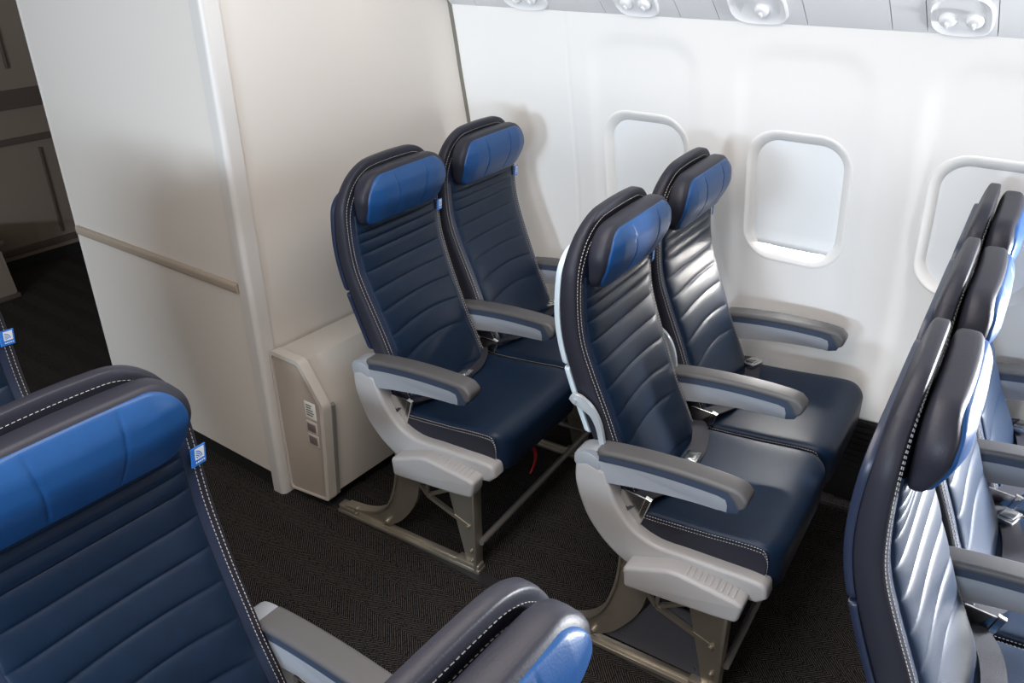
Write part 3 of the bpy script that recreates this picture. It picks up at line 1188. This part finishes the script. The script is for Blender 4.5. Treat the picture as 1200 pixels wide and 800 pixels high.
def m_seatpan():
    bm = bmesh.new()
    box(bm, -.19, .19, -.34, .03, .372, .392, .006)
    return finish(bm, M['black'], 40)


def part(name, key, fn, parent, loc=(0, 0, 0)):
    me = cached(key, fn)
    return link(name, me, parent, loc)


def seat_unit(name, label, group, x0, y0, n, s, closeout=False, cat='airline seat', rot=0.0, shift=0.0, shell='shell'):
    """n seats side by side; aisle armrest centred on x0, seats run towards s; y0 = front legs"""
    root = bpy.data.objects.new(name, None)
    COL.objects.link(root)
    root.location = (x0, y0, 0)
    root.rotation_euler = (0, 0, rot)
    root['label'] = label
    root['category'] = cat
    if group: root['group'] = group
    P = 0.457
    aisle = -s                       # outward direction of the aisle end
    for k in range(n):
        cx = s * (P * k + P / 2)
        b = part('backrest', 'back', m_backrest, root, (cx, shift, 0))
        part('quilted_face', 'quilt', m_quilt, b)
        part('stitching', 'bstitch', m_backstitch, b)
        for tag_, za, zb in (('u', .838, 1.130), ('l', .660, .832)):
            sh = part('back_shell', 'shell_' + tag_ + shell, lambda: m_shell(za, zb, shell), b)
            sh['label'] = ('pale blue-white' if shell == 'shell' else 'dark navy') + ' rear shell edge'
        t = part('brand_tag', 'tag', m_tag, b, (-.193, YF(.995) + .011, .995))
        t['label'] = 'small blue and white woven tag'
        t.rotation_euler = (0, math.radians(-8), math.radians(14))
        part('tag_emblem', 'tagp', m_tagprint, b, t.location).rotation_euler = t.rotation_euler
        if shell == 'shell': part('recline_link', 'lever', lambda: m_lever(1), b, (.222, 0, 0))
        h = link('headrest', cached('head', m_headrest), root, (cx, shift, 0))
        hc = part('headrest_cover', 'headc', m_headcover, h)
        hc['label'] = 'bright blue leather front'
        c = part('seat_cushion', 'cush', m_cushion, root, (cx, 0, 0))
        for q in (-1, 1):
            part('side_band', 'cside%d' % q, lambda: m_cushside(q), c)
            part('stitching', 'cstitch%d' % q, lambda: m_cushstitch(q), c)
        part('seat_pan', 'pan', m_seatpan, root, (cx, 0, 0))
        bl = part('seat_belt', 'belt-1', lambda: m_belt(-1), root, (cx, 0, 0))
        part('seat_belt', 'belt1', lambda: m_belt(1), root, (cx, 0, 0))
        bk = part('buckle', 'buckle', m_buckle, bl, (-.165 if k else -.03, -.258 if k else -.232, .518 if k else .510))
        bk.rotation_euler = (math.radians(6), 0, math.radians(-20 if k else 4))
        an = part('belt_anchor', 'anchor', lambda: m_beltanchor(1), root, (cx + aisle * .222, 0, 0))
        part('life_vest_strap', 'vest', m_vest, root, (cx + .02, 0, 0))['label'] = 'red pull strap'
    for k in range(n + 1):
        ax = s * P * k
        ar = part('armrest', 'armb', m_armbody, root, (ax, 0, 0))
        part('trim_band', 'armband', m_armband, ar)
        part('arm_pad', 'armpad', m_armpad, ar)
        part('pivot_cap', 'armpiv', m_armpivot, ar)
    part('end_shroud', 'shroud', lambda: m_shroud(1), root, (0, 0, 0))
    part('ridged_cover', 'fbox%d' % aisle, lambda: m_footbox(aisle), root, (0, 0, 0))
    legs = [0.0, s * (P * n - .22)]
    for i, lx in enumerate(legs):
        part('front_leg', 'fl%d' % aisle, lambda: m_frontleg(aisle), root, (lx, 0, 0))
        part('rear_leg', 'rl%d' % aisle, lambda: m_rearleg(aisle), root, (lx, 0, 0))
        part('floor_track', 'track', m_track, root, (lx, 0, 0))
        part('diagonal_brace', 'brace', m_brace, root, (lx, 0, 0))
        if closeout and i == 0:
            part('closeout_panel', 'close', m_closeout, root, (lx + s * .012, 0, 0))
    bm = bmesh.new(); tube(bm, [(0, -.004, .118), (legs[1], -.004, .128)], .0105, 12)
    tube(bm, [(legs[1], -.004, .128), (legs[1], -.2, .125)], .0085, 10)
    link('baggage_bar', finish(bm, M['frame']), root)
    for yy, zz in ((-.06, .345), (-.26, .345)):
        bm = bmesh.new(); tube(bm, [(0, yy, zz), (s * (P * n - .02), yy, zz)], .022, 14)
        link('cross_beam', finish(bm, M['frame']), root)
    for k in range(1, n):
        bm = bmesh.new()
        prism(bm, [(-.42, .34), (-.02, .34), (-.02, .42), (-.36, .42), (-.36, .60), (-.42, .60)], s * P * k - .007, s * P * k + .007)
        link('spreader', finish(bm, M['frame']), root)
    ax = s * P * n
    bm = bmesh.new()
    prism(bm, [(-.42, .34), (-.02, .34), (-.02, .40), (-.34, .42), (-.37, .60), (-.42, .60)], ax - .008, ax + .008)
    link('spreader', finish(bm, M['frame']), root)
    return root


RT = 0.0727     # the outer rows follow the narrowing of the cabin
GL = 'blue leather airline seat units'
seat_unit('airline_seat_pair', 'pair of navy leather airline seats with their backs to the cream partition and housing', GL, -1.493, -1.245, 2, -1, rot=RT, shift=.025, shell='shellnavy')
seat_unit('airline_seat_pair', 'middle pair of navy leather airline seats beside the fully visible window, pale shell edge showing', GL, -1.493, -0.457, 2, -1, closeout=True, rot=RT)
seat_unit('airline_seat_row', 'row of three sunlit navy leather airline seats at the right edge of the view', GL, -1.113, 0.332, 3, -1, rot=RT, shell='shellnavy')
seat_unit('airline_seat_row', 'centre row of navy seats filling the lower left corner, bright blue headrest and grey armrest', GL, -0.63, -0.672, 3, 1)
seat_unit('airline_seat_row', 'centre row of navy seats at the bottom edge, seen from above over its headrest', GL, -0.605, 0.088, 3, 1)
seat_unit('airline_seat_row', 'centre row of navy seats furthest back, only a tagged backrest edge showing at the left', GL, -0.652, -1.405, 3, 1)
